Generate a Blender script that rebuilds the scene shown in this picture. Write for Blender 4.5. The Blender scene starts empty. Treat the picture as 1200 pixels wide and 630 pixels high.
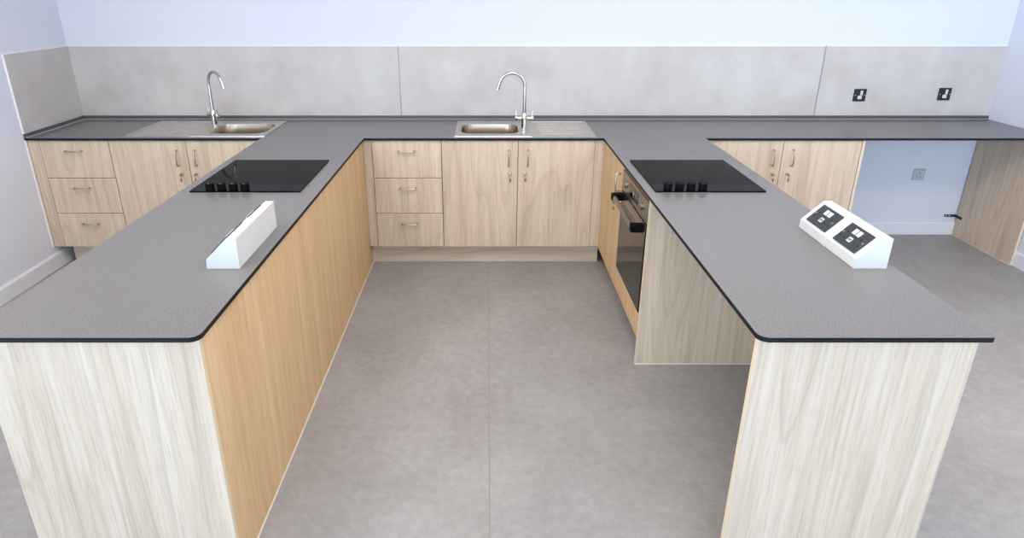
import bpy, bmesh, math, random
from mathutils import Vector, Matrix
PI = math.pi
scene = bpy.context.scene
col = scene.collection
random.seed(7)

# ------------------------------------------------------------------ materials
def srgb(r, g, b):
    f = lambda c: (c/255/12.92) if c/255 <= .04045 else ((c/255+.055)/1.055)**2.4
    return (f(r), f(g), f(b), 1)

def new_mat(name):
    m = bpy.data.materials.new(name); m.use_nodes = True
    nt = m.node_tree; b = nt.nodes['Principled BSDF']
    return m, nt, b

def plain(name, color, rough=.5, metal=0., spec=.5, aniso=None):
    m, nt, b = new_mat(name)
    b.inputs['Base Color'].default_value = color
    b.inputs['Roughness'].default_value = rough
    b.inputs['Metallic'].default_value = metal
    b.inputs['Specular IOR Level'].default_value = spec
    return m

def N(nt, kind, **kw):
    n = nt.nodes.new(kind)
    for k, v in kw.items(): setattr(n, k, v)
    return n

def ramp(nt, stops, interp='LINEAR'):
    n = nt.nodes.new('ShaderNodeValToRGB'); cr = n.color_ramp; cr.interpolation = interp
    while len(cr.elements) > 1: cr.elements.remove(cr.elements[-1])
    for i, (p, c) in enumerate(stops):
        e = cr.elements[0] if i == 0 else cr.elements.new(p)
        e.position = p; e.color = c
    return n

def mix(nt, kind, fac, a, b):
    n = nt.nodes.new('ShaderNodeMix'); n.data_type = 'RGBA'; n.blend_type = kind
    for sock, v in ((n.inputs[0], fac), (n.inputs[6], a), (n.inputs[7], b)):
        if hasattr(v, 'is_linked') or hasattr(v, 'links'): nt.links.new(v, sock)
        else: sock.default_value = v
    return n.outputs[2]

def coords(nt, scale, rnd=True):
    """object coordinates, shifted by a different amount for every mesh"""
    tc = N(nt, 'ShaderNodeTexCoord'); mp = N(nt, 'ShaderNodeMapping')
    mp.inputs['Scale'].default_value = scale
    src = tc.outputs['Object']
    if rnd:
        oi = N(nt, 'ShaderNodeObjectInfo'); mu = N(nt, 'ShaderNodeVectorMath', operation='SCALE')
        cb = N(nt, 'ShaderNodeCombineXYZ')
        for k in range(3): nt.links.new(oi.outputs['Random'], cb.inputs[k])
        nt.links.new(cb.outputs[0], mu.inputs[0]); mu.inputs['Scale'].default_value = 17.3
        ad = N(nt, 'ShaderNodeVectorMath', operation='ADD')
        nt.links.new(src, ad.inputs[0]); nt.links.new(mu.outputs[0], ad.inputs[1]); src = ad.outputs[0]
    nt.links.new(src, mp.inputs['Vector'])
    return mp.outputs[0]

def noise(nt, vec, scale, detail=3, rough=.55, dist=0.):
    n = N(nt, 'ShaderNodeTexNoise'); nt.links.new(vec, n.inputs['Vector'])
    n.inputs['Scale'].default_value = scale; n.inputs['Detail'].default_value = detail
    n.inputs['Roughness'].default_value = rough; n.inputs['Distortion'].default_value = dist
    return n.outputs['Fac']

def wood(name, base, dark, light, along='Z', rings=15., ringfac=.8):
    m, nt, b = new_mat(name)
    st = .035
    sc = {'Z': (1, 1, st), 'X': (st, 1, 1)}[along]
    sc2 = {'Z': (1, 1, .085), 'X': (.085, 1, 1)}[along]
    v = coords(nt, sc); v2 = coords(nt, sc2)
    broad = noise(nt, v, 16, 2, .5)                 # wide tonal streaks
    fine = noise(nt, v, 150, 4, .7)                # fibre
    mid = noise(nt, v, 46, 3, .6)
    field = noise(nt, v2, 2.9, 1.5, .45, .2)      # contour field for the cathedral figure
    mu = N(nt, 'ShaderNodeMath', operation='MULTIPLY'); nt.links.new(field, mu.inputs[0]); mu.inputs[1].default_value = rings
    fr = N(nt, 'ShaderNodeMath', operation='FRACT'); nt.links.new(mu.outputs[0], fr.inputs[0])
    rr = ramp(nt, [(0, (1, 1, 1, 1)), (.05, (.5, .5, .5, 1)), (.3, (.1, .1, .1, 1)), (.6, (0, 0, 0, 1)), (.93, (.1, .1, .1, 1)), (1, (1, 1, 1, 1))])
    nt.links.new(fr.outputs[0], rr.inputs[0])
    r1 = ramp(nt, [(.3, dark), (.5, base), (.72, light)]); nt.links.new(broad, r1.inputs[0])
    r2 = ramp(nt, [(.28, dark), (.5, base), (.7, light)]); nt.links.new(mid, r2.inputs[0])
    c = mix(nt, 'MIX', .5, r1.outputs[0], r2.outputs[0])
    r3 = ramp(nt, [(.34, (.74, .72, .70, 1)), (.5, (1, 1, 1, 1)), (.75, (1.05, 1.05, 1.05, 1))]); nt.links.new(fine, r3.inputs[0])
    c = mix(nt, 'MULTIPLY', .6, c, r3.outputs[0])
    k = N(nt, 'ShaderNodeMath', operation='MULTIPLY'); nt.links.new(rr.outputs[0], k.inputs[0])
    nt.links.new(fine, k.inputs[1])
    k2 = N(nt, 'ShaderNodeMath', operation='MULTIPLY'); nt.links.new(k.outputs[0], k2.inputs[0]); k2.inputs[1].default_value = ringfac
    c = mix(nt, 'MULTIPLY', k2.outputs[0], c, (.62, .56, .52, 1))
    nt.links.new(c, b.inputs['Base Color'])
    b.inputs['Roughness'].default_value = .48; b.inputs['Specular IOR Level'].default_value = .3
    return m

M = {}
WB, WD, WL = srgb(204, 187, 167), srgb(190, 172, 151), srgb(214, 200, 183)
M['wood'] = wood('pale_elm_laminate', WB, WD, WL)
M['wood_across'] = wood('pale_elm_laminate_across', WB, WD, WL, 'X')
M['warm_lit'] = wood('straight_warm_lit_laminate', srgb(210, 177, 135), srgb(197, 162, 119), srgb(221, 191, 151), rings=4, ringfac=.3)  # straight grain; warm light on the inner faces put into the colour
M['edgeband'] = plain('edge_band', srgb(214, 198, 170), .5)

def worktop_mat():
    m, nt, b = new_mat('grey_speckled_laminate')
    v = coords(nt, (1, 1, 1), False)
    n1 = noise(nt, v, 260, 3, .75); n2 = noise(nt, v, 160, 2, .6)
    r = ramp(nt, [(.36, srgb(86, 86, 88)), (.5, srgb(109, 109, 111)), (.64, srgb(134, 134, 136))]); nt.links.new(n1, r.inputs[0])
    r2 = ramp(nt, [(.35, (.9, .9, .9, 1)), (.6, (1.03, 1.03, 1.03, 1))]); nt.links.new(n2, r2.inputs[0])
    nt.links.new(mix(nt, 'MULTIPLY', .7, r.outputs[0], r2.outputs[0]), b.inputs['Base Color'])
    b.inputs['Roughness'].default_value = .29; b.inputs['Specular IOR Level'].default_value = .42
    return m
M['worktop'] = worktop_mat()
M['core'] = plain('black_compact_core', srgb(22, 23, 27), .55, spec=.2)

def mottled(name, c0, c1, c2, s1, s2, rough=.6, fine=0.):
    m, nt, b = new_mat(name)
    v = coords(nt, (1, 1, 1), False)
    a = noise(nt, v, s1, 6, .62, .4); d = noise(nt, v, s2, 5, .6, .2)
    r = ramp(nt, [(.3, c0), (.5, c1), (.7, c2)]); nt.links.new(a, r.inputs[0])
    r2 = ramp(nt, [(.3, c0), (.5, c1), (.7, c2)]); nt.links.new(d, r2.inputs[0])
    c = mix(nt, 'MIX', .45, r.outputs[0], r2.outputs[0])
    if fine:
        f = noise(nt, v, 160, 3, .7)
        r3 = ramp(nt, [(.3, (1-fine, 1-fine, 1-fine, 1)), (.65, (1.0+fine*.4, 1.0+fine*.4, 1.0+fine*.4, 1))]); nt.links.new(f, r3.inputs[0])
        c = mix(nt, 'MULTIPLY', 1., c, r3.outputs[0])
    nt.links.new(c, b.inputs['Base Color'])
    b.inputs['Roughness'].default_value = rough; b.inputs['Specular IOR Level'].default_value = .3
    return m
M['floor'] = mottled('grey_vinyl_sheet', srgb(141, 138, 137), srgb(154, 153, 153), srgb(167, 167, 168), 2.4, 26, .5, .10)
M['splash'] = mottled('pale_stone_effect_panel', srgb(180, 174, 172), srgb(193, 190, 189), srgb(202, 203, 202), 1.7, 5, .45)
M['paint'] = plain('pale_blue_white_paint', srgb(215, 220, 233), .75, spec=.2)
M['ceilpaint'] = plain('white_ceiling_paint', srgb(235, 235, 235), .85, spec=.1)
M['skirting'] = plain('satin_white_gloss', srgb(222, 226, 236), .4)
M['white_trim'] = plain('white_edge_trim', srgb(238, 238, 240), .4)
M['seal'] = plain('cream_sealant', srgb(214, 206, 192), .5)
M['grey_trim'] = plain('grey_joint_strip', srgb(150, 150, 155), .4, .3)
M['seam'] = plain('vinyl_weld', srgb(140, 130, 126), .6)
M['upstand'] = plain('dark_grey_laminate', srgb(84, 82, 87), .35)
M['sealant'] = plain('grey_sealant', srgb(150, 152, 158), .4)
def brushed():
    m, nt, b = new_mat('brushed_stainless')
    v = coords(nt, (.06, 1, 1), False)
    n = noise(nt, v, 260, 2, .6)
    r = ramp(nt, [(.3, (.24, .24, .24, 1)), (.7, (.36, .36, .36, 1))]); nt.links.new(n, r.inputs[0])
    nt.links.new(r.outputs[0], b.inputs['Roughness'])
    b.inputs['Base Color'].default_value = (.62, .59, .55, 1); b.inputs['Metallic'].default_value = 1
    return m
M['steel'] = brushed()
M['bowlsteel'] = plain('reflection_tinted_bowl_steel', (.44, .37, .28, 1), .24, 1)  # sink steel with dark warm reflections put into its colour
M['chrome'] = plain('polished_chrome', (.60, .60, .61, 1), .07, 1)
M['bronze'] = plain('satin_nickel', (.60, .52, .42, 1), .28, 1)
M['brass'] = plain('brass_key', (.50, .36, .18, 1), .3, 1)
M['glass'] = plain('black_ceramic_glass', srgb(8, 8, 9), .05, spec=.02)
M['black'] = plain('matt_black_plastic', srgb(6, 6, 7), .6, spec=.08)
M['ovensteel'] = plain('oven_steel', (.30, .265, .23, 1), .3, 1)
M['ovenglass'] = plain('dark_oven_glass', srgb(24, 20, 17), .04, spec=.35)
M['white_plastic'] = plain('white_plastic', srgb(208, 210, 210), .35)
M['plate'] = plain('graphite_plate', srgb(46, 50, 54), .4)
M['blackplate'] = plain('black_plate', srgb(26, 28, 34), .4)
M['hole'] = plain('black_hole', srgb(6, 6, 7), .6, spec=.1)
M['greyplate'] = plain('silver_grey_plate', srgb(186, 190, 200), .35)
M['bracket'] = plain('dark_zinc', srgb(52, 68, 80), .4, .6)

# ------------------------------------------------------------------ mesh helpers
class MB:
    def __init__(s): s.bm = bmesh.new()
    def add(s, verts, faces):
        vs = [s.bm.verts.new(v) for v in verts]
        for f in faces:
            try: s.bm.faces.new([vs[i] for i in f])
            except ValueError: pass
        return vs
    def box(s, x0, x1, y0, y1, z0, z1, bev=0., seg=2):
        t = bmesh.new()
        vs = [t.verts.new((x, y, z)) for z in (z0, z1) for y in (y0, y1) for x in (x0, x1)]
        for f in ((0, 2, 3, 1), (4, 5, 7, 6), (0, 1, 5, 4), (2, 6, 7, 3), (0, 4, 6, 2), (1, 3, 7, 5)):
            t.faces.new([vs[i] for i in f])
        if bev: bmesh.ops.bevel(t, geom=t.edges[:], offset=bev, segments=seg, affect='EDGES', profile=.6)
        s.merge(t); return s
    def merge(s, t, mat=None):
        mp = {v: s.bm.verts.new(mat @ v.co if mat else v.co) for v in t.verts}
        for f in t.faces:
            try: nf = s.bm.faces.new([mp[v] for v in f.verts]); nf.smooth = f.smooth
            except ValueError: pass
        t.free()
    def prism(s, poly, axis, a0, a1, bev=0.):
        """poly in the two other axes (order x,y / x,z / y,z), extruded along axis"""
        t = bmesh.new()
        def P(p, a):
            return {'z': (p[0], p[1], a), 'y': (p[0], a, p[1]), 'x': (a, p[0], p[1])}[axis]
        lo = [t.verts.new(P(p, a0)) for p in poly]; hi = [t.verts.new(P(p, a1)) for p in poly]
        n = len(poly)
        t.faces.new(lo[::-1]); t.faces.new(hi)
        for i in range(n): t.faces.new((lo[i], lo[(i+1) % n], hi[(i+1) % n], hi[i]))
        if bev: bmesh.ops.bevel(t, geom=t.edges[:], offset=bev, segments=2, affect='EDGES', profile=.6)
        bmesh.ops.recalc_face_normals(t, faces=t.faces[:])
        s.merge(t); return s
    def tube(s, pts, r, n=14, cap=True):
        pts = [Vector(p) for p in pts]; R = r if isinstance(r, (list, tuple)) else [r]*len(pts)
        t = bmesh.new(); rings = []; up = None
        for i, p in enumerate(pts):
            d = (pts[min(i+1, len(pts)-1)]-pts[max(i-1, 0)]).normalized()
            if up is None:
                up = Vector((0, 0, 1)) if abs(d.z) < .9 else Vector((1, 0, 0))
            a = d.cross(up).normalized(); up = a.cross(d).normalized()
            rings.append([t.verts.new(p+R[i]*(math.cos(2*PI*k/n)*a+math.sin(2*PI*k/n)*up)) for k in range(n)])
        for A, B in zip(rings, rings[1:]):
            for k in range(n):
                f = t.faces.new((A[k], A[(k+1) % n], B[(k+1) % n], B[k])); f.smooth = True
        if cap: t.faces.new(rings[0][::-1]); t.faces.new(rings[-1])
        bmesh.ops.recalc_face_normals(t, faces=t.faces[:])
        s.merge(t); return s
    def lathe(s, c, prof, n=24, axis='z'):
        t = bmesh.new(); rings = []
        for r, h in prof:
            ring = []
            for k in range(n):
                u, w = r*math.cos(2*PI*k/n), r*math.sin(2*PI*k/n)
                off = {'z': (u, w, h), 'y': (u, h, w), 'x': (h, u, w)}[axis]
                ring.append(t.verts.new(Vector(c)+Vector(off)))
            rings.append(ring)
        for A, B in zip(rings, rings[1:]):
            for k in range(n): t.faces.new((A[k], A[(k+1) % n], B[(k+1) % n], B[k]))
        t.faces.new(rings[0][::-1]); t.faces.new(rings[-1])
        bmesh.ops.recalc_face_normals(t, faces=t.faces[:])
        s.merge(t); return s
    def loops(s, loops, close_last=True, close_first=False, smooth=False):
        t = bmesh.new(); R = [[t.verts.new(p) for p in L] for L in loops]
        n = len(R[0])
        for A, B in zip(R, R[1:]):
            for k in range(n):
                f = t.faces.new((A[k], A[(k+1) % n], B[(k+1) % n], B[k])); f.smooth = smooth
        if close_last: t.faces.new(R[-1])
        if close_first: t.faces.new(R[0][::-1])
        s.merge(t); return s
    def build(s, name, mat, parent=None, recalc=True, autosmooth=False):
        if recalc: bmesh.ops.recalc_face_normals(s.bm, faces=s.bm.faces[:])
        if parent:
            o_ = parent; L = Vector((0, 0, 0))
            while o_: L += o_.location; o_ = o_.parent
            bmesh.ops.translate(s.bm, verts=s.bm.verts[:], vec=-L)
        me = bpy.data.meshes.new(name); s.bm.to_mesh(me); s.bm.free()
        o = bpy.data.objects.new(name, me); col.objects.link(o)
        me.materials.append(mat)
        if autosmooth:
            me.shade_smooth()
            if hasattr(me, 'set_sharp_from_angle'): me.set_sharp_from_angle(angle=math.radians(38))
        if parent: o.parent = parent
        return o

def box(name, mat, x0, x1, y0, y1, z0, z1, parent=None, bev=0.):
    return MB().box(x0, x1, y0, y1, z0, z1, bev).build(name, mat, parent)

def tag(o, label, cat, group=None):
    o['label'] = label; o['category'] = cat
    if group: o['group'] = group
    return o
def thing(name, loc, label, cat, group=None):
    o = bpy.data.objects.new(name, None); col.objects.link(o); o.location = loc
    o.empty_display_size = .05
    return tag(o, label, cat, group)
def struct(o): o['kind'] = 'structure'; return o
def dup(root, loc, rz=None, label=None):
    r = root.copy(); col.objects.link(r); r.location = loc
    if rz is not None: r.rotation_euler = (0, 0, rz)
    if label: r['label'] = label
    def rec(src, dst):
        for ch in [c for c in bpy.data.objects if c.parent == src]:
            c = ch.copy(); col.objects.link(c); c.parent = dst; rec(ch, c)
    rec(root, r)
    return r

def rrect(x0, x1, y0, y1, r, z, n=8, total=None):
    pts = []
    for cx, cy, a0 in ((x1-r, y1-r, 0), (x0+r, y1-r, 90), (x0+r, y0+r, 180), (x1-r, y0+r, 270)):
        for k in range(n+1):
            a = math.radians(a0+90*k/n); pts.append((cx+r*math.cos(a), cy+r*math.sin(a), z))
    return pts

# ------------------------------------------------------------------ dimensions (metres)
H = .88; T = .0155                     # worktop height and thickness
XL, XR, YW = -2.894, 3.576, 4.573     # side walls, back wall
YB, YF = 3.937, 1.488                 # worktop front line of the back run, tip of the peninsulas
LXO, LXI = -1.413, -.772              # left peninsula
RXI, RXO = .726, 1.359                # right peninsula
YD = 3.952                            # cabinet fronts of the back run
ZD0, ZD1 = .146, .860                 # fronts, bottom and top
YREAR = -3.0; YLW = 0.2; ZC = 2.75

# ------------------------------------------------------------------ room
fl = struct(box('floor', M['floor'], XL-.1, XR+.1, YREAR, YW+.1, -.06, 0))
sm = struct(box('trim_1', M['seam'], .0055, .0085, YREAR, 4.03, -.002, .0006)); sm['label'] = 'welded seam in the vinyl floor'
struct(box('wall_back', M['paint'], XL-.1, XR+.1, YW, YW+.1, 0, ZC))
struct(box('wall_left', M['paint'], XL-.1, XL, YLW, YW, 0, ZC))
struct(box('wall_right', M['paint'], XR, XR+.1, YREAR, YW, 0, ZC))
struct(box('ceiling', M['ceilpaint'], XL-.1, XR+.1, YREAR, YW+.1, ZC, ZC+.08))
def skirt(name, axis, a0, a1, at, sgn):
    prof = [(0, 0), (.016*sgn, 0), (.016*sgn, .088), (.010*sgn, .1), (0, .1)]
    mb = MB()
    if axis == 'y': mb.prism([(at+p, z) for p, z in prof], 'y', a0, a1)
    else: mb.prism([(at+p, z) for p, z in prof], 'x', a0, a1)
    return struct(mb.build(name, M['skirting']))
skirt('baseboard_left', 'y', YLW, YW-.017, XL, 1)
skirt('baseboard_right', 'y', YREAR, YW-.017, XR, -1)
skirt('baseboard_back', 'x', XL+.017, XR-.017, YW, -1)

# ------------------------------------------------------------------ splashback panels and upstands
ST = .008; ZS0, ZS1 = .9055, 1.380
def splash(x0, x1, label, joint):
    t = thing('splashback_panel', ((x0+x1)/2, YW-.001, ZS0), label, 'splashback')
    box('panel', M['splash'], x0, x1, YW-ST-.0005, YW-.0005, ZS0, ZS1, t)
    tr = box('top_trim', M['white_trim'], x0, x1, YW-ST-.002, YW-.0005, ZS1, ZS1+.005, t); tr['label'] = 'thin white top edge trim'
    if joint is not None:
        j = box('joint_strip', M['grey_trim'], joint, joint+.007, YW-ST-.0025, YW-.0005, ZS0, ZS1, t); j['label'] = 'narrow grey joint strip'
    return t
splash(XL+ST+.001, -.618, 'pale stone-effect splashback panel behind the sink nearest the left wall', None)
splash(-.611, 2.324, 'long pale stone-effect splashback panel behind the middle sink, between the two joints', -.618)
splash(2.331, XR-.001, 'pale stone-effect splashback panel holding the two black switched outlets', 2.324)
t = thing('splashback_panel', (XL+.001, (YB+YW)/2, ZS0), 'short stone-effect splashback panel returning along the left wall', 'splashback')
box('panel', M['splash'], XL+.0005, XL+ST, YB+.004, YW-.0005, ZS0, ZS1, t)
box('top_trim', M['white_trim'], XL+.0005, XL+ST+.002, YB, YW-ST-.003, ZS1, ZS1+.005, t)
box('end_trim', M['white_trim'], XL+.0005, XL+ST+.002, YB-.002, YB+.004, ZS0, ZS1, t)

t = thing('upstand', (.3, YW-.01, H), 'long dark grey upstand strip along the back wall under the splashback', 'upstand')
box('strip', M['upstand'], XL+.017, XR-.001, YW-.016, YW-.0005, H+.0008, ZS0-.0005, t, .001)
sl = MB().prism([(YW-.016, H+.0005), (YW-.022, H+.0005), (YW-.016, H+.005)], 'x', XL+.022, XR-.001).build('sealant_bead', M['sealant'], t)
sl['label'] = 'pale grey line of sealant'
t = thing('upstand', (XL+.01, 4.25, H), 'short dark grey upstand strip along the left wall', 'upstand')
box('strip', M['upstand'], XL+.0005, XL+.016, YB+.001, YW-.001, H+.0008, ZS0-.0005, t, .001)
MB().prism([(XL+.016, H+.0005), (XL+.022, H+.0005), (XL+.016, H+.005)], 'y', YB+.002, YW-.018).build('sealant_bead', M['sealant'], t)
ca = struct(box('trim_2', M['white_trim'], XL+.0005, XL+.006, YB-.001, YB+.012, .146, H-T)); ca['label'] = 'white sealant line where the units meet the left wall'

# ------------------------------------------------------------------ worktops
def rounded_poly(pts, radii, n=6):
    out = []
    L = len(pts)
    for i, (p, r) in enumerate(zip(pts, radii)):
        p = Vector(p); a = Vector(pts[i-1]); b = Vector(pts[(i+1) % L])
        if r <= 0: out.append(tuple(p)); continue
        da = (a-p).normalized(); db = (b-p).normalized()
        c = p+(da+db)*r
        u0, u1 = p+da*r-c, p+db*r-c; a0, a1 = math.atan2(u0.y, u0.x), math.atan2(u1.y, u1.x)
        d = (a1-a0+PI) % (2*PI)-PI
        for k in range(n+1):
            a_ = a0+d*k/n; out.append((c.x+r*math.cos(a_), c.y+r*math.sin(a_)))
    return out

def worktop(name, poly, loc, label):
    t = thing(name, loc, label, 'worktop')
    c = MB().prism(poly, 'z', H-T, H-.001).build('core_board', M['core'], t); c['label'] = 'black solid core showing at the edge'
    s = MB().prism(poly, 'z', H-.001, H).build('laminate_face', M['worktop'], t); s['label'] = 'grey speckled top surface'
    return t
worktop('worktop', rounded_poly([(LXO, YF), (LXI, YF), (LXI, YB-.0006), (LXO, YB-.0006)], [.03, .03, 0, 0]), (-1.09, 2.7, H-T),
        'grey speckled black-edged worktop of the left peninsula, carrying the left hob')
worktop('worktop', rounded_poly([(RXI, YF), (RXO, YF), (RXO, YB-.0006), (RXI, YB-.0006)], [.03, .012, 0, 0]), (1.04, 2.7, H-T),
        'grey speckled black-edged worktop of the right peninsula, over the built-in oven')

# sink geometry, needed for the cut-outs
SY0, SY1 = 3.972, 4.478
sinks = [dict(x0=-2.292, x1=-1.402, bx0=-1.815, bx1=-1.435, tap=(-1.853, 4.325)),
         dict(x0=-.209, x1=.683, bx0=-.176, bx1=.205, tap=(.242, 4.215))]
BY0, BY1 = 4.045, 4.385
# back run: a grid with the two bowls cut out
def grid_slab(xs, ys, skip, z0, z1):
    mb = MB(); bm = mb.bm; V = {}
    def v(i, j, k):
        key = (i, j, k)
        if key not in V: V[key] = bm.verts.new((xs[i], ys[j], (z0, z1)[k]))
        return V[key]
    cells = {(i, j) for i in range(len(xs)-1) for j in range(len(ys)-1)} - skip
    for i, j in cells:
        bm.faces.new((v(i, j, 1), v(i+1, j, 1), v(i+1, j+1, 1), v(i, j+1, 1)))
        bm.faces.new((v(i, j, 0), v(i, j+1, 0), v(i+1, j+1, 0), v(i+1, j, 0)))
        for di, dj, a, b in ((-1, 0, (0, 1), (0, 0)), (1, 0, (1, 0), (1, 1)), (0, -1, (0, 0), (1, 0)), (0, 1, (1, 1), (0, 1))):
            if (i+di, j+dj) not in cells:
                bm.faces.new((v(i+a[0], j+a[1], 0), v(i+b[0], j+b[1], 0), v(i+b[0], j+b[1], 1), v(i+a[0], j+a[1], 1)))
    return mb
g = .012
xs = [XL+.001, sinks[0]['bx0']-g, sinks[0]['bx1']+g, sinks[1]['bx0']-g, sinks[1]['bx1']+g, XR-.001]
ys = [YB, BY0-g, BY1+g, YW-.001]
t = thing('worktop', (.3, 4.25, H-T), 'long grey speckled worktop along the back wall, holding both sinks', 'worktop')
c = grid_slab(xs, ys, {(1, 1), (3, 1)}, H-T, H-.001).build('core_board', M['core'], t); c['label'] = 'black solid core showing at the edge'
c = grid_slab(xs, ys, {(1, 1), (3, 1)}, H-.001, H).build('laminate_face', M['worktop'], t); c['label'] = 'grey speckled top surface'

# ------------------------------------------------------------------ cabinets
G = .0018                                # half gap between fronts
FT = .018
def dhandle(parent, p0, p1, out, r=.0048):
    """slim D-shaped bar handle between two fixing points, standing off along out"""
    p0, p1, out = Vector(p0), Vector(p1), Vector(out)
    L = out.length; o = out.normalized(); d = (p1-p0).normalized()
    pts = [p0, p0+o*(L-.008), p0+o*(L-.0025)+d*.0025, p0+out+d*.008, p1+out-d*.008, p1+o*(L-.0025)-d*.0025, p1+o*(L-.008), p1]
    h = MB().tube(pts, r, 10).build('handle', M['bronze'], parent); h['label'] = 'slim satin metal D handle'
    return h
def lock(parent, p, axis='y', sgn=-1):
    prof = [(.0105, 0), (.0105, .004*sgn), (.0085, .012*sgn), (.006, .0125*sgn)]
    l = MB().lathe(p, prof, 16, axis).build('lock', M['bronze'], parent); l['label'] = 'small round cam lock'
    x, y, z = p
    mb = MB(); e = .0015
    if axis == 'y':
        mb.box(x-.003, x+.003, y-.030, y-.0125, z-e-.004, z+e+.004, .0006)
        mb.lathe((x, y-.030, z-.004), [(.009, -e), (.009, e)], 14, 'x')
        mb.tube([(x, y-.034, z-.010), (x, y-.031, z-.030), (x, y-.030, z-.045)], [.003, .0065, .004], 8)
    else:
        mb.box(x-.030, x-.0125, y-.003, y+.003, z-e-.004, z+e+.004, .0006)
        mb.lathe((x-.030, y, z-.004), [(.009, -e), (.009, e)], 14, 'y')
        mb.tube([(x-.034, y, z-.010), (x-.031, y, z-.030), (x-.030, y, z-.045)], [.003, .0065, .004], 8)
    k = mb.build('key', M['brass'], parent); k['label'] = 'brass key hanging in the lock'

ZB = .150; YC0 = YD+FT+.001; YC1 = 4.50; CT = .016; ZT = H-T-.0008
def carcass(t, x0, x1, open_z=None):
    mb = MB()
    mb.box(x0+.001, x0+CT, YC0, YC1, ZB, ZT); mb.box(x1-CT, x1-.001, YC0, YC1, ZB, ZT)
    mb.box(x0+CT, x1-CT, YC0, YC1, ZB, ZB+CT); mb.box(x0+CT, x1-CT, YC1-.008, YC1, ZB+CT, ZT-.2)
    mb.box(x0+CT, x1-CT, YC0, YC0+.05, ZT-.02, ZT)
    return mb.build('carcass', M['wood'], t)

def drawer_unit(x0, x1, label, hc):
    t = thing('drawer_unit', ((x0+x1)/2, YD+.3, ZB), label, 'cabinet')
    carcass(t, x0, x1)
    for z0, z1, zh in ((.6185, ZD1, .795), (.3795, .6185, .553), (ZD0, .3795, .309)):
        f = box('drawer_front', M['wood'], x0+G, x1-G, YD, YD+FT, z0+(G if z0 > ZD0 else 0), z1-(G if z1 < ZD1 else 0), t, .0008)
        dhandle(f, (hc-.05, YD, zh), (hc+.05, YD, zh), (0, -.028, 0))
    return t
def door_unit(x0, xm, x1, label, hl, hr):
    t = thing('sink_cabinet' if x1 < 1.3 else 'base_cabinet', ((x0+x1)/2, YD+.3, ZB), label, 'cabinet')
    carcass(t, x0, x1)
    for a, b, hx, lx in ((x0, xm, hl, hl+.011), (xm, x1, hr, hr-.014)):
        f = box('door', M['wood'], a+G, b-G, YD, YD+FT, ZD0, ZD1, t, .0008)
        dhandle(f, (hx, YD, .701), (hx, YD, .801), (0, -.028, 0))
        lock(f, (lx, YD, .648))
    return t
def filler(x0, x1, label, y=YD+.004):
    return tag(box('filler_panel', M['wood'], x0, x1, y, y+FT, ZD0, ZT, None, .0006), label, 'panel')

filler(XL+.007, -2.8185, 'narrow pale wood filler strip between left wall and the first drawer stack', YD)
drawer_unit(-2.8175, -2.383, 'three-drawer pale wood cabinet against the left wall', -2.609)
door_unit(-2.382, -1.897, -1.412, 'two-door pale wood cabinet under the sink nearest the left wall', -1.962, -1.845)
filler(-.7835, -.7305, 'narrow pale wood filler strip between the tall orange-toned side and the middle drawers', YD+.006)
drawer_unit(-.7285, -.291, 'three-drawer pale wood cabinet at the back centre, left of the middle sink', -.511)
door_unit(-.290, .1925, .677, 'two-door pale wood cabinet below the middle sink', .1345, .2555)
mb = MB().box(.6772, .752, YD+.006, YD+.024, ZD0, ZT, .0006); mb.box(.736, .752, YD+.024, 4.051, ZD0, ZT)   # corner post with a return
tag(mb.build('filler_panel', M['wood']), 'narrow pale wood filler strip between the middle sink cabinet and the oven run', 'panel')
door_unit(1.375, 1.864, 2.355, 'two-door pale wood cabinet beside the open knee space at the back right', 1.807, 1.929)
t = thing('gable_panel', (2.365, 4.2, 0), 'thin wooden gable closing the right cabinet beside the open knee space', 'panel')
box('board', M['wood'], 2.3575, 2.375, YD+.0012, YW-.018, .002, ZT, t)
e = box('edge_strip', M['edgeband'], 2.3575, 2.375, YD, YD+.0012, .002, ZT, t); e['label'] = 'pale edge band'
# plinths
tag(box('plinth', M['wood_across'], -.785, .752, 4.035, 4.051, .001, .1445), 'pale wood plinth board below the middle drawers and sink cabinet', 'plinth')
tag(box('plinth', M['wood_across'], -2.826, -1.40, 4.035, 4.051, .001, .1445), 'pale wood plinth board below the cabinets by the left wall', 'plinth')
tag(box('plinth', M['wood_across'], 1.36, 2.356, 4.035, 4.051, .001, .1445), 'pale wood plinth board below the right back cabinet', 'plinth')
# end panel in the recess
t = thing('end_panel', (3.556, 4.25, 0), 'brownish wooden end panel carrying the worktop beside the right wall', 'panel')
box('board', M['wood'], 3.5465, 3.5645, 3.975, YW-.018, .003, ZT, t)
e = box('edge_strip', M['edgeband'], 3.5465, 3.5645, 3.9735, 3.975, .003, ZT, t); e['label'] = 'pale front edge band'
e = box('floor_sealant', M['seal'], 3.540, 3.5645, 3.9735, YW-.018, .0005, .003, t); e['label'] = 'pale sealant line at the floor'
t = thing('angle_bracket', (3.53, YW-.03, .147), 'small dark metal angle bracket fixing the right end panel to the back wall', 'bracket')
b_ = MB().box(3.462, 3.5463, YW-.0035, YW-.0008, .137, .157, .0006)
b_.box(3.5425, 3.5463, YW-.075, YW-.004, .137, .157, .0006).build('angle_plate', M['bracket'], t)
for xx in (3.474, 3.500):
    MB().lathe((xx, YW-.0035, .147), [(.006, 0), (.006, -.002), (.003, -.0035)], 12, 'y').build('screw_head', M['steel'], t)

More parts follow.
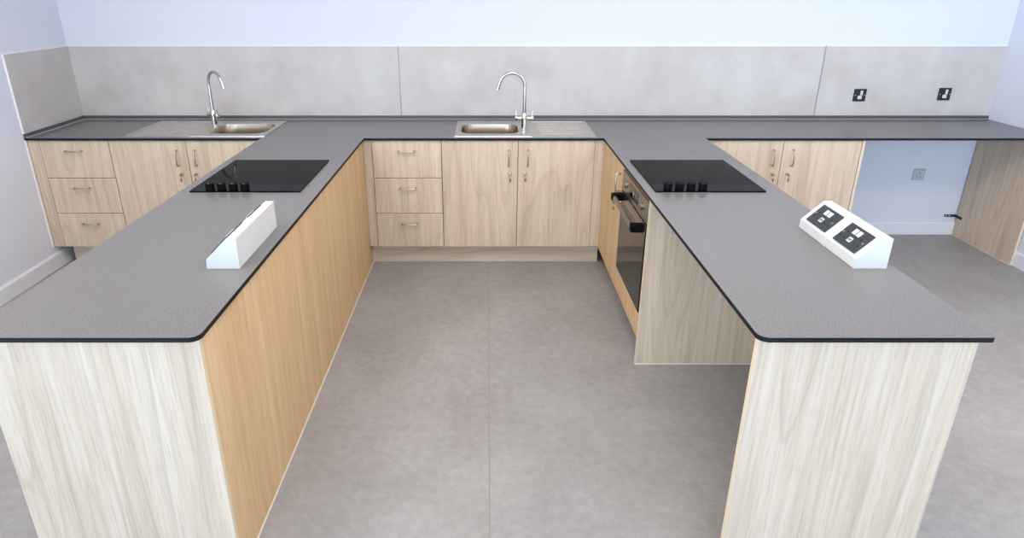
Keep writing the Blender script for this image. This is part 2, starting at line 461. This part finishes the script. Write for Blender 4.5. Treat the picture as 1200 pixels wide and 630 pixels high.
# left peninsula
PL0, PL1 = LXO+.012, LXI-.013
t = thing('end_panel', (-1.09, 1.52, 0), 'bright pale wooden end panel closing the tip of the left peninsula', 'panel')
box('board', M['wood'], PL0, PL1-.0012, 1.514, 1.532, .003, ZT, t)
e = box('edge_strip', M['edgeband'], PL1-.0012, PL1, 1.514, 1.532, .003, ZT, t); e['label'] = 'pale edge band'
t = thing('side_panel', (PL1-.01, 2.75, 0), 'long warm-light-tinted straight-grained side panel along the inner side of the left peninsula', 'panel')
box('board', M['warm_lit'], PL1-.018, PL1, 1.5325, 4.034, .005, ZT, t)
e = box('floor_sealant', M['seal'], PL1-.018, PL1+.005, 1.5325, 4.034, .0005, .005, t); e['label'] = 'thin pale sealant line along the floor'
t = thing('base_cabinet', (-1.1, 2.7, 0), 'wooden cabinet body behind the end panel of the left peninsula', 'cabinet')
mb = MB()
for a, b in ((1.54, 2.33), (2.33, 3.12), (3.12, 3.93)):
    mb.box(PL0+.02, PL1-.02, a, a+.016, .15, ZT); mb.box(PL0+.02, PL1-.02, b-.016, b-.001, .15, ZT)
    mb.box(PL0+.02, PL1-.02, a+.016, b-.016, .15, .166)
mb.box(PL0+.06, PL0+.076, 1.534, 3.93, .003, .15)
mb.build('carcass', M['wood'], t)
for a, b in ((1.534, 2.33), (2.33, 3.12), (3.12, 3.93)):
    box('door', M['wood'], PL0, PL0+.018, a+.002, b-.002, ZD0, ZD1, t, .0008)

# right peninsula: cupboard, oven housing, open knee space, end panel
XF = .735
t = thing('base_cabinet', (1.03, 3.62, ZB), 'single-door warm-light-tinted cupboard between the oven and the middle filler strip', 'cabinet')
mb = MB(); mb.box(XF+.019, 1.33, 3.345, 3.36, ZB, ZT); mb.box(XF+.019, 1.33, 3.92, 3.935, ZB, ZT); mb.box(XF+.019, 1.33, 3.36, 3.92, ZB, ZB+.016)
mb.build('carcass', M['wood'], t)
d = box('door', M['warm_lit'], XF, XF+.018, 3.339, 3.951, ZD0, ZD1, t, .0008)
dhandle(d, (XF, 3.395, .701), (XF, 3.395, .801), (-.028, 0, 0))
lock(d, (XF, 3.395, .640), 'x')
OY0, OY1 = 2.769, 3.331
t = thing('oven_housing', (1.03, 3.05, ZB), 'warm-light-tinted housing framing the built-in oven, with a fascia strip below', 'cabinet')
mb = MB(); mb.box(XF+.03, 1.33, 2.762, 2.767, ZB, ZT); mb.box(XF+.03, 1.33, 3.3325, 3.343, ZB, ZT); mb.box(XF+.03, 1.33, 2.767, 3.3325, ZB, ZB+.016); mb.box(XF+.03, 1.32, 2.767, 3.3325, .255, .268)
mb.build('carcass', M['wood'], t)
box('fascia_strip', M['warm_lit'], XF, XF+.018, 2.7625, 3.3385, ZD0+.002, .272, t, .0008)
e = box('top_strip', M['warm_lit'], XF+.004, XF+.022, 2.7625, 3.3385, .846, ZT, t); e['label'] = 'narrow strip above the oven'
e = box('side_strip', M['edgeband'], XF, XF+.02, 3.3325, 3.3375, .273, .845, t); e['label'] = 'pale edge strip beside the oven'
t = thing('knee_space_panel', (1.03, 2.75, 0), 'grey-toned wooden panel facing the knee space, standing beside the oven', 'panel')
box('board', M['wood'], XF+.0012, 1.335, 2.742, 2.760, .006, ZT, t)
e = box('edge_strip', M['edgeband'], XF-.0, XF+.0012, 2.742, 2.760, .006, ZT, t); e['label'] = 'pale edge band'
e = box('floor_sealant', M['seal'], XF, 1.335, 2.738, 2.760, .0005, .006, t); e['label'] = 'thin white bottom edge'
tag(box('plinth', M['wood'], .80, .816, 2.761, 4.034, .001, .1445), 'plinth board set back under the oven and the single-door cupboard', 'plinth')
t = thing('end_panel', (1.04, 1.52, 0), 'bright pale wooden end panel closing the tip of the right peninsula', 'panel')
box('board', M['wood'], XF+.0016, 1.334, 1.514, 1.532, .003, ZT, t)
e = box('edge_strip', M['edgeband'], XF, XF+.0016, 1.514, 1.532, .003, ZT, t); e['label'] = 'pale edge band'
tag(box('back_panel', M['wood'], 1.336, 1.354, 1.533, 3.93, .003, ZT), 'wooden back panel along the outer side of the right peninsula', 'panel')

# ------------------------------------------------------------------ oven
t = thing('oven', (XF+.2, 3.05, .274), 'built-in steel and dark glass oven in the right peninsula', 'oven')
box('body', M['black'], XF+.02, 1.25, OY0+.006, OY1-.006, .276, .842, t)
cp = box('control_panel', M['ovensteel'], XF-.004, XF+.0195, OY0, OY1, .735, .843, t, .0015); cp['label'] = 'brushed steel control panel'
ds = box('display', M['ovenglass'], XF-.0055, XF-.004, 2.96, 3.14, .762, .822, cp); ds['label'] = 'dark display window'
for yy in (3.225, 2.868):
    k = MB().lathe((XF-.004, yy, .79), [(.019, 0), (.019, -.002), (.0165, -.003), (.016, -.009), (.014, -.0105)], 20, 'x').build('knob', M['ovensteel'], cp, autosmooth=True)
box('button', M['greyplate'], XF-.0065, XF-.0055, 3.045, 3.06, .785, .80, ds)
dr = box('door', M['ovenglass'], XF-.004, XF+.0195, OY0, OY1, .277, .730, t, .0015); dr['label'] = 'dark reflective glass door'
box('top_rail', M['ovensteel'], XF-.0055, XF-.004, OY0+.001, OY1-.001, .682, .729, dr)
hb = MB().prism(rounded_poly([(XF-.064, .690), (XF-.050, .690), (XF-.046, .716), (XF-.060, .716)], [.003]*4, 3), 'y', OY0+.055, OY1-.05).build('handle', M['ovensteel'], dr)
hb['label'] = 'flat steel bar handle'
for a, b in ((OY0+.02, OY0+.06), (OY1-.06, OY1-.02)):
    q = box('handle_bracket', M['black'], XF-.066, XF-.004, a, b, .684, .722, dr, .004); q['label'] = 'black plastic handle end bracket'

# ------------------------------------------------------------------ hobs
def hob(x0, x1, label, knobs, dots, group='ceramic hobs'):
    y0, y1 = 2.793, 3.371
    t = thing('hob', ((x0+x1)/2, (y0+y1)/2, H), label, 'hob')
    MB().prism(rounded_poly([(x0, y0), (x1, y0), (x1, y1), (x0, y1)], [.006]*4, 3), 'z', H+.0003, H+.006, .0012).build('glass_top', M['glass'], t)
    for i, kx in enumerate(knobs):
        c = (kx, 2.823, H+.006)
        k = MB().lathe(c, [(.0195, .0), (.0197, .029), (.0192, .030), (.0, .0192)][:3], 28).build('knob', M['black'], t, autosmooth=True); k['label'] = 'black rotary knob'
        if dots: box('pointer', M['white_plastic'], kx-.0035, kx+.0035, 2.8115, 2.8135, H+.0355, H+.0366, k)
    return t
hob(-1.364, -.856, 'black glass hob on the left peninsula, behind the white power box', [-1.278+.0538*i for i in range(4)], True)
hob(.769, 1.275, 'black glass hob on the right peninsula, above the oven', [.830+.0535*i for i in range(4)], False)

# ------------------------------------------------------------------ sinks
def sink(S, drain_left, label):
    x0, x1, bx0, bx1 = S['x0'], S['x1'], S['bx0'], S['bx1']
    t = thing('sink', ((x0+x1)/2, (SY0+SY1)/2, H), label, 'sink')
    z = H+.005; n = 8; r = .085
    # deck half round the bowl
    if drain_left: a0, a1 = bx0-.075, x1
    else: a0, a1 = x0, bx1+.075
    out = rrect(a0, a1, SY0, SY1, .0015, z, n); low = rrect(a0, a1, SY0, SY1, .0015, H+.0004, n)
    inn = rrect(bx0, bx1, BY0, BY1, r, z, n); lip = rrect(bx0+.004, bx1-.004, BY0+.004, BY1-.004, r-.003, z-.004, n)
    MB().loops([low, rrect(a0+.001, a1-.001, SY0+.001, SY1-.001, .0015, z, n), inn, lip], False).build('deck', M['steel'], t, recalc=False)
    L = [lip]
    for k, (ins, dz) in enumerate(((.006, .012), (.010, .06), (.015, .115), (.022, .135), (.036, .150), (.06, .156), (.12, .160))):
        L.append(rrect(bx0+ins, bx1-ins, BY0+ins, BY1-ins, max(r-ins*.5, .03), z-dz, n))
    bowl = MB().loops(L, True, smooth=True).build('bowl', M['bowlsteel'], t, recalc=False); bowl['label'] = 'deep round-cornered steel bowl'
    cx, cy = (bx0+bx1)/2, (BY0+BY1)/2
    w = MB().lathe((cx, cy, z-.160), [(.043, .0005), (.043, .003), (.036, .004), (.03, .002)], 24).build('waste', M['chrome'], bowl); w['label'] = 'round plug hole fitting'
    # drainer with pressed ribs
    if drain_left: d0, d1 = x0, a0+.0005
    else: d0, d1 = a1-.0005, x1
    mb = MB()
    mb.box(d0, d1, SY0, SY1, H+.0004, z-.0025)
    for (p, q, u, v) in ((d0, d1, SY0, SY0+.03), (d0, d1, SY1-.03, SY1), (d0, d0+.025, SY0+.03, SY1-.03), (d1-.025, d1, SY0+.03, SY1-.03)):
        mb.box(p, q, u, v, z-.0025, z-.0006)
    mb.build('drainer', M['steel'], t)
    ri = MB()
    for k in range(6):
        y = SY0+.085+k*.064
        ri.box(d0+.055, d1-.055, y, y+.022, z-.0025, z-.0012, .0006)
    ri.build('drainer_ribs', M['steel'], t)
    return t
sink(sinks[0], True, 'stainless steel sink near the left wall, drainer on its left side')
sink(sinks[1], False, 'stainless steel sink in the middle of the back run, drainer on its right side')

def tap(loc, rz, label):
    t = thing('mixer_tap', loc, label, 'tap', None)
    x, y, z = loc
    b = MB().lathe(loc, [(.024, .0), (.024, .004), (.019, .008), (.0175, .05), (.021, .056), (.021, .084), (.0165, .09), (.014, .104)], 24).build('body', M['chrome'], t, autosmooth=True)
    MB().tube([(x-.052, y, z+.07), (x+.052, y, z+.07)], .0115, 16).build('cross_bar', M['chrome'], t, autosmooth=True)
    for s in (-1, 1):
        h = MB().lathe((x+s*.05, y, z+.07), [(.0135, -.010 if s > 0 else .010), (.0135, .008*s), (.010, .012*s)], 18, 'x')
        h.tube([(x+s*.052, y, z+.08), (x+s*.056, y-.004, z+.115)], [.0042, .0035], 10)
        h.build('lever', M['chrome'], t, autosmooth=True)
    R = .083; top = .275
    pts = [(x, y, z+.1), (x, y, z+.17), (x, y, z+top-.01)]
    for k in range(0, 17):
        a = PI*k/16*.93; pts.append((x+R-R*math.cos(a), y, z+top+R*math.sin(a)))
    lx, _, lz = pts[-1]; px_, _, pz_ = pts[-2]
    d = Vector((lx-px_, 0, lz-pz_)).normalized()
    pts += [(lx+d.x*.015, y, lz+d.z*.015)]
    sp = MB().tube(pts, [.0125, .0115]+[.0105]*(len(pts)-2), 16).build('spout', M['chrome'], t, autosmooth=True); sp['label'] = 'tall curved swan-neck spout'
    q = Vector((lx+d.x*.012, y, lz+d.z*.012))
    MB().tube([q, q+d*.028], .0125, 16).build('nozzle', M['chrome'], sp, autosmooth=True)
    t.rotation_euler = (0, 0, rz)
    return t
tp = tap((sinks[1]['tap'][0], sinks[1]['tap'][1], H+.005), PI, 'chrome swan-neck mixer tap at the middle sink')
dup(tp, (sinks[0]['tap'][0], sinks[0]['tap'][1], H+.005), math.radians(-38), 'chrome swan-neck mixer tap at the sink near the left wall')

# ------------------------------------------------------------------ power boxes
def power_box(x, y0, label):
    t = thing('power_socket_box', (x+.054, y0+.2, H), label, 'power box')
    prof = [(x, H+.0006), (x+.002, H+.033), (x+.077, H+.106), (x+.108, H+.106), (x+.108, H+.0006)]
    for a, b in ((y0+.004, y0+.1995), (y0+.2005, y0+.396)):
        MB().prism(prof, 'y', a, b).build('housing', M['white_plastic'], t)
    big = lambda e: [(x-e, H+.0006), (x+.002-e, H+.033+e*.4), (x+.077-e*.4, H+.106+e), (x+.108+e, H+.106+e), (x+.108+e, H+.0006)]
    MB().prism(big(.0008), 'y', y0, y0+.004).build('end_cap', M['white_plastic'], t)
    MB().prism(big(.0008), 'y', y0+.396, y0+.4).build('end_cap', M['white_plastic'], t)
    clip = [(x-.003, H+.0006), (x-.001, H+.0345), (x+.0755, H+.109), (x+.1082, H+.109), (x+.1082, H+.0006)]
    j = MB().prism(clip, 'y', y0+.196, y0+.204).build('joint_clip', M['white_plastic'], t); j['label'] = 'raised white joining clip'
    # double sockets lying on the slope: u along the box, w up the slope
    o = Vector((x+.002, 0, H+.033)); e_w = (Vector((x+.077, 0, H+.106))-o).normalized(); nrm = Vector((-e_w.z, 0, e_w.x))
    wl = (Vector((x+.077, 0, H+.106))-o).length
    def slab(mb, u0, u1, w0, w1, h0, h1, bev=.0):
        q = MB(); q.box(u0, u1, w0, w1, h0, h1, bev)
        Mx = Matrix(((0, e_w.x, nrm.x, o.x), (1, e_w.y, nrm.y, 0), (0, e_w.z, nrm.z, o.z), (0, 0, 0, 1)))
        mb.merge(q.bm, Mx)
        return mb
    for c in (y0+.100, y0+.300):
        wc = wl/2
        pl = slab(MB(), c-.071, c+.071, wc-.042, wc+.042, .0004, .0055, .0016).build('socket_plate', M['plate'], t); pl['label'] = 'graphite double socket plate'
        for s in (-1, 1):
            sw = slab(MB(), c+s*.0125-.0095, c+s*.0125+.0095, wc+.009, wc+.031, .0055, .0085, .001).build('switch', M['white_plastic'], pl); sw['label'] = 'white rocker switch'
        us = slab(MB(), c-.011, c+.011, wc-.022, wc-.003, .0055, .0065, .0004).build('usb_module', M['white_plastic'], pl); us['label'] = 'small white charging module'
        slab(slab(MB(), c-.007, c-.002, wc-.017, wc-.008, .0065, .0067), c+.002, c+.007, wc-.017, wc-.008, .0065, .0067).build('usb_port', M['hole'], us)
        for s in (-1, 1):
            cc = c+s*.042
            pins = MB(); slab(pins, cc-.002, cc+.002, wc+.004, wc+.012, .0055, .0059); slab(pins, cc-.0145, cc-.008, wc-.018, wc-.014, .0055, .0059); slab(pins, cc+.008, cc+.0145, wc-.018, wc-.014, .0055, .0059)
            pins.build('pin_holes', M['hole'], pl)
            q = o+e_w*wc+nrm*.0055
            sc_ = MB(); cyl = MB().lathe((0, 0, 0), [(.0042, 0), (.0042, .0006), (.003, .001)], 12)
            Mx = Matrix(((0, e_w.x, nrm.x, q.x), (1, 0, 0, c+s*.0605), (0, e_w.z, nrm.z, q.z), (0, 0, 0, 1)))
            sc_.merge(cyl.bm, Mx); sc_.build('screw', M['brass'], pl)
    return t
pb = power_box(-.9305, 1.937, 'white sloped power socket box on the left peninsula, seen from its blank upright side')
pb2 = dup(pb, (1.216+.054, 1.938+.2, H), None, 'white sloped power socket box on the right peninsula, with both dark double sockets in view')

# ------------------------------------------------------------------ wall outlets
def outlet(x, z, label):
    t = thing('switched_outlet', (x, YW-ST, z), label, 'outlet')
    y = YW-ST-.0012
    p = box('plate', M['blackplate'], x-.043, x+.043, y-.009, y, z-.043, z+.043, t, .003)
    s = box('switch', M['white_plastic'], x+.000, x+.017, y-.012, y-.009, z+.000, z+.032, p, .001); s['label'] = 'white rocker switch'
    f = box('fuse_holder', M['white_plastic'], x-.014, x+.014, y-.0115, y-.009, z-.027, z-.003, p, .001); f['label'] = 'white fuse carrier'
    for s_ in (-1, 1):
        MB().lathe((x+s_*.0335, y-.009, z), [(.0035, 0), (.0035, -.0006), (.0025, -.001)], 12, 'y').build('screw', M['greyplate'], p)
    return t
outlet(2.623, 1.050, 'black switched outlet on the right splashback, the left one of the pair')
outlet(3.219, 1.057, 'black switched outlet on the right splashback, the one nearer the right wall')
x, z = 3.188, .470
t = thing('wall_socket', (x, YW, z), 'silver-grey single wall socket in the open knee space under the worktop', 'socket')
p = box('plate', M['greyplate'], x-.043, x+.043, YW-.010, YW-.001, z-.043, z+.043, t, .003)
box('switch', M['white_plastic'], x+.014, x+.026, YW-.013, YW-.010, z+.012, z+.032, p, .001)
mb = MB(); mb.box(x-.003, x+.003, YW-.0106, YW-.010, z+.006, z+.015); mb.box(x-.016, x-.008, YW-.0106, YW-.010, z-.018, z-.013); mb.box(x+.008, x+.016, YW-.0106, YW-.010, z-.018, z-.013)
mb.build('pin_holes', M['plate'], p)

GROUPS = {'sink': 'inset steel sinks', 'mixer_tap': 'swan-neck taps', 'hob': 'black glass hobs', 'power_socket_box': 'white power boxes on the peninsulas',
          'switched_outlet': 'black outlets on the splashback', 'drawer_unit': 'three-drawer cabinets', 'sink_cabinet': 'two-door sink cabinets',
          'base_cabinet': 'base cabinets', 'filler_panel': 'wood filler strips', 'plinth': 'plinth boards', 'splashback_panel': 'splashback panels',
          'upstand': 'worktop upstands', 'worktop': 'grey worktops', 'end_panel': 'wooden end panels'}
for o in bpy.data.objects:
    kind = o.name.split('.')[0]
    if o.parent is None and 'label' in o and kind in GROUPS: o['group'] = GROUPS[kind]

# ------------------------------------------------------------------ light
def area(name, loc, rot, sx, sy, power, color):
    l = bpy.data.lights.new(name, 'AREA'); l.shape = 'RECTANGLE'; l.size = sx; l.size_y = sy
    l.energy = power; l.color = color
    o = bpy.data.objects.new(name, l); col.objects.link(o); o.location = loc; o.rotation_euler = rot
    return o
for x in (-1.9, .3, 2.5):
    for y, p in ((1.6, 27), (2.45, 15)):
        area('ceiling_panel_light', (x, y, ZC-.02), (0, 0, 0), 1.2, .6, p, (1, .83, .66))
w = bpy.data.worlds.new('daylight'); scene.world = w; w.use_nodes = True
nt = w.node_tree; bg = nt.nodes['Background']
tc = N(nt, 'ShaderNodeTexCoord'); sx = N(nt, 'ShaderNodeSeparateXYZ'); nt.links.new(tc.outputs['Generated'], sx.inputs[0])
rp = ramp(nt, [(0, (.9, .9, .9, 1)), (.02, (1, 1, 1, 1)), (.35, (.55, .55, .55, 1)), (1, (.3, .3, .3, 1))])   # bright towards the horizon
nt.links.new(sx.outputs[2], rp.inputs[0])
dt = N(nt, 'ShaderNodeVectorMath', operation='DOT_PRODUCT'); nt.links.new(tc.outputs['Generated'], dt.inputs[0]); dt.inputs[1].default_value = (-.87, -.5, 0)
rq = ramp(nt, [(0, (.46, .46, .46, 1)), (.35, (.48, .48, .48, 1)), (.9, (1, 1, 1, 1))])               # brighter sky to the left of the room
nt.links.new(dt.outputs['Value'], rq.inputs[0])
sky = mix(nt, 'MULTIPLY', 1., rp.outputs[0], rq.outputs[0])
nt.links.new(mix(nt, 'MULTIPLY', 1., sky, (.68, .83, 1.0, 1)), bg.inputs[0])
bg.inputs[1].default_value = 7.6

# ------------------------------------------------------------------ camera
cam = bpy.data.cameras.new('camera'); co = bpy.data.objects.new('camera', cam); col.objects.link(co)
co.location = (0, 0, 1.7432); co.rotation_euler = (PI/2-.3737, 0, 0)
cam.sensor_width = 36; cam.lens = 36*747.76/1200
cam.shift_x = (600-571.31)/1200; cam.shift_y = -(315-280.79)/1200
cam.clip_start = .02
scene.camera = co
vs = scene.view_settings
vs.view_transform = 'Standard'; vs.look = 'None'; vs.gamma = 1; vs.use_curve_mapping = False; vs.exposure = .06
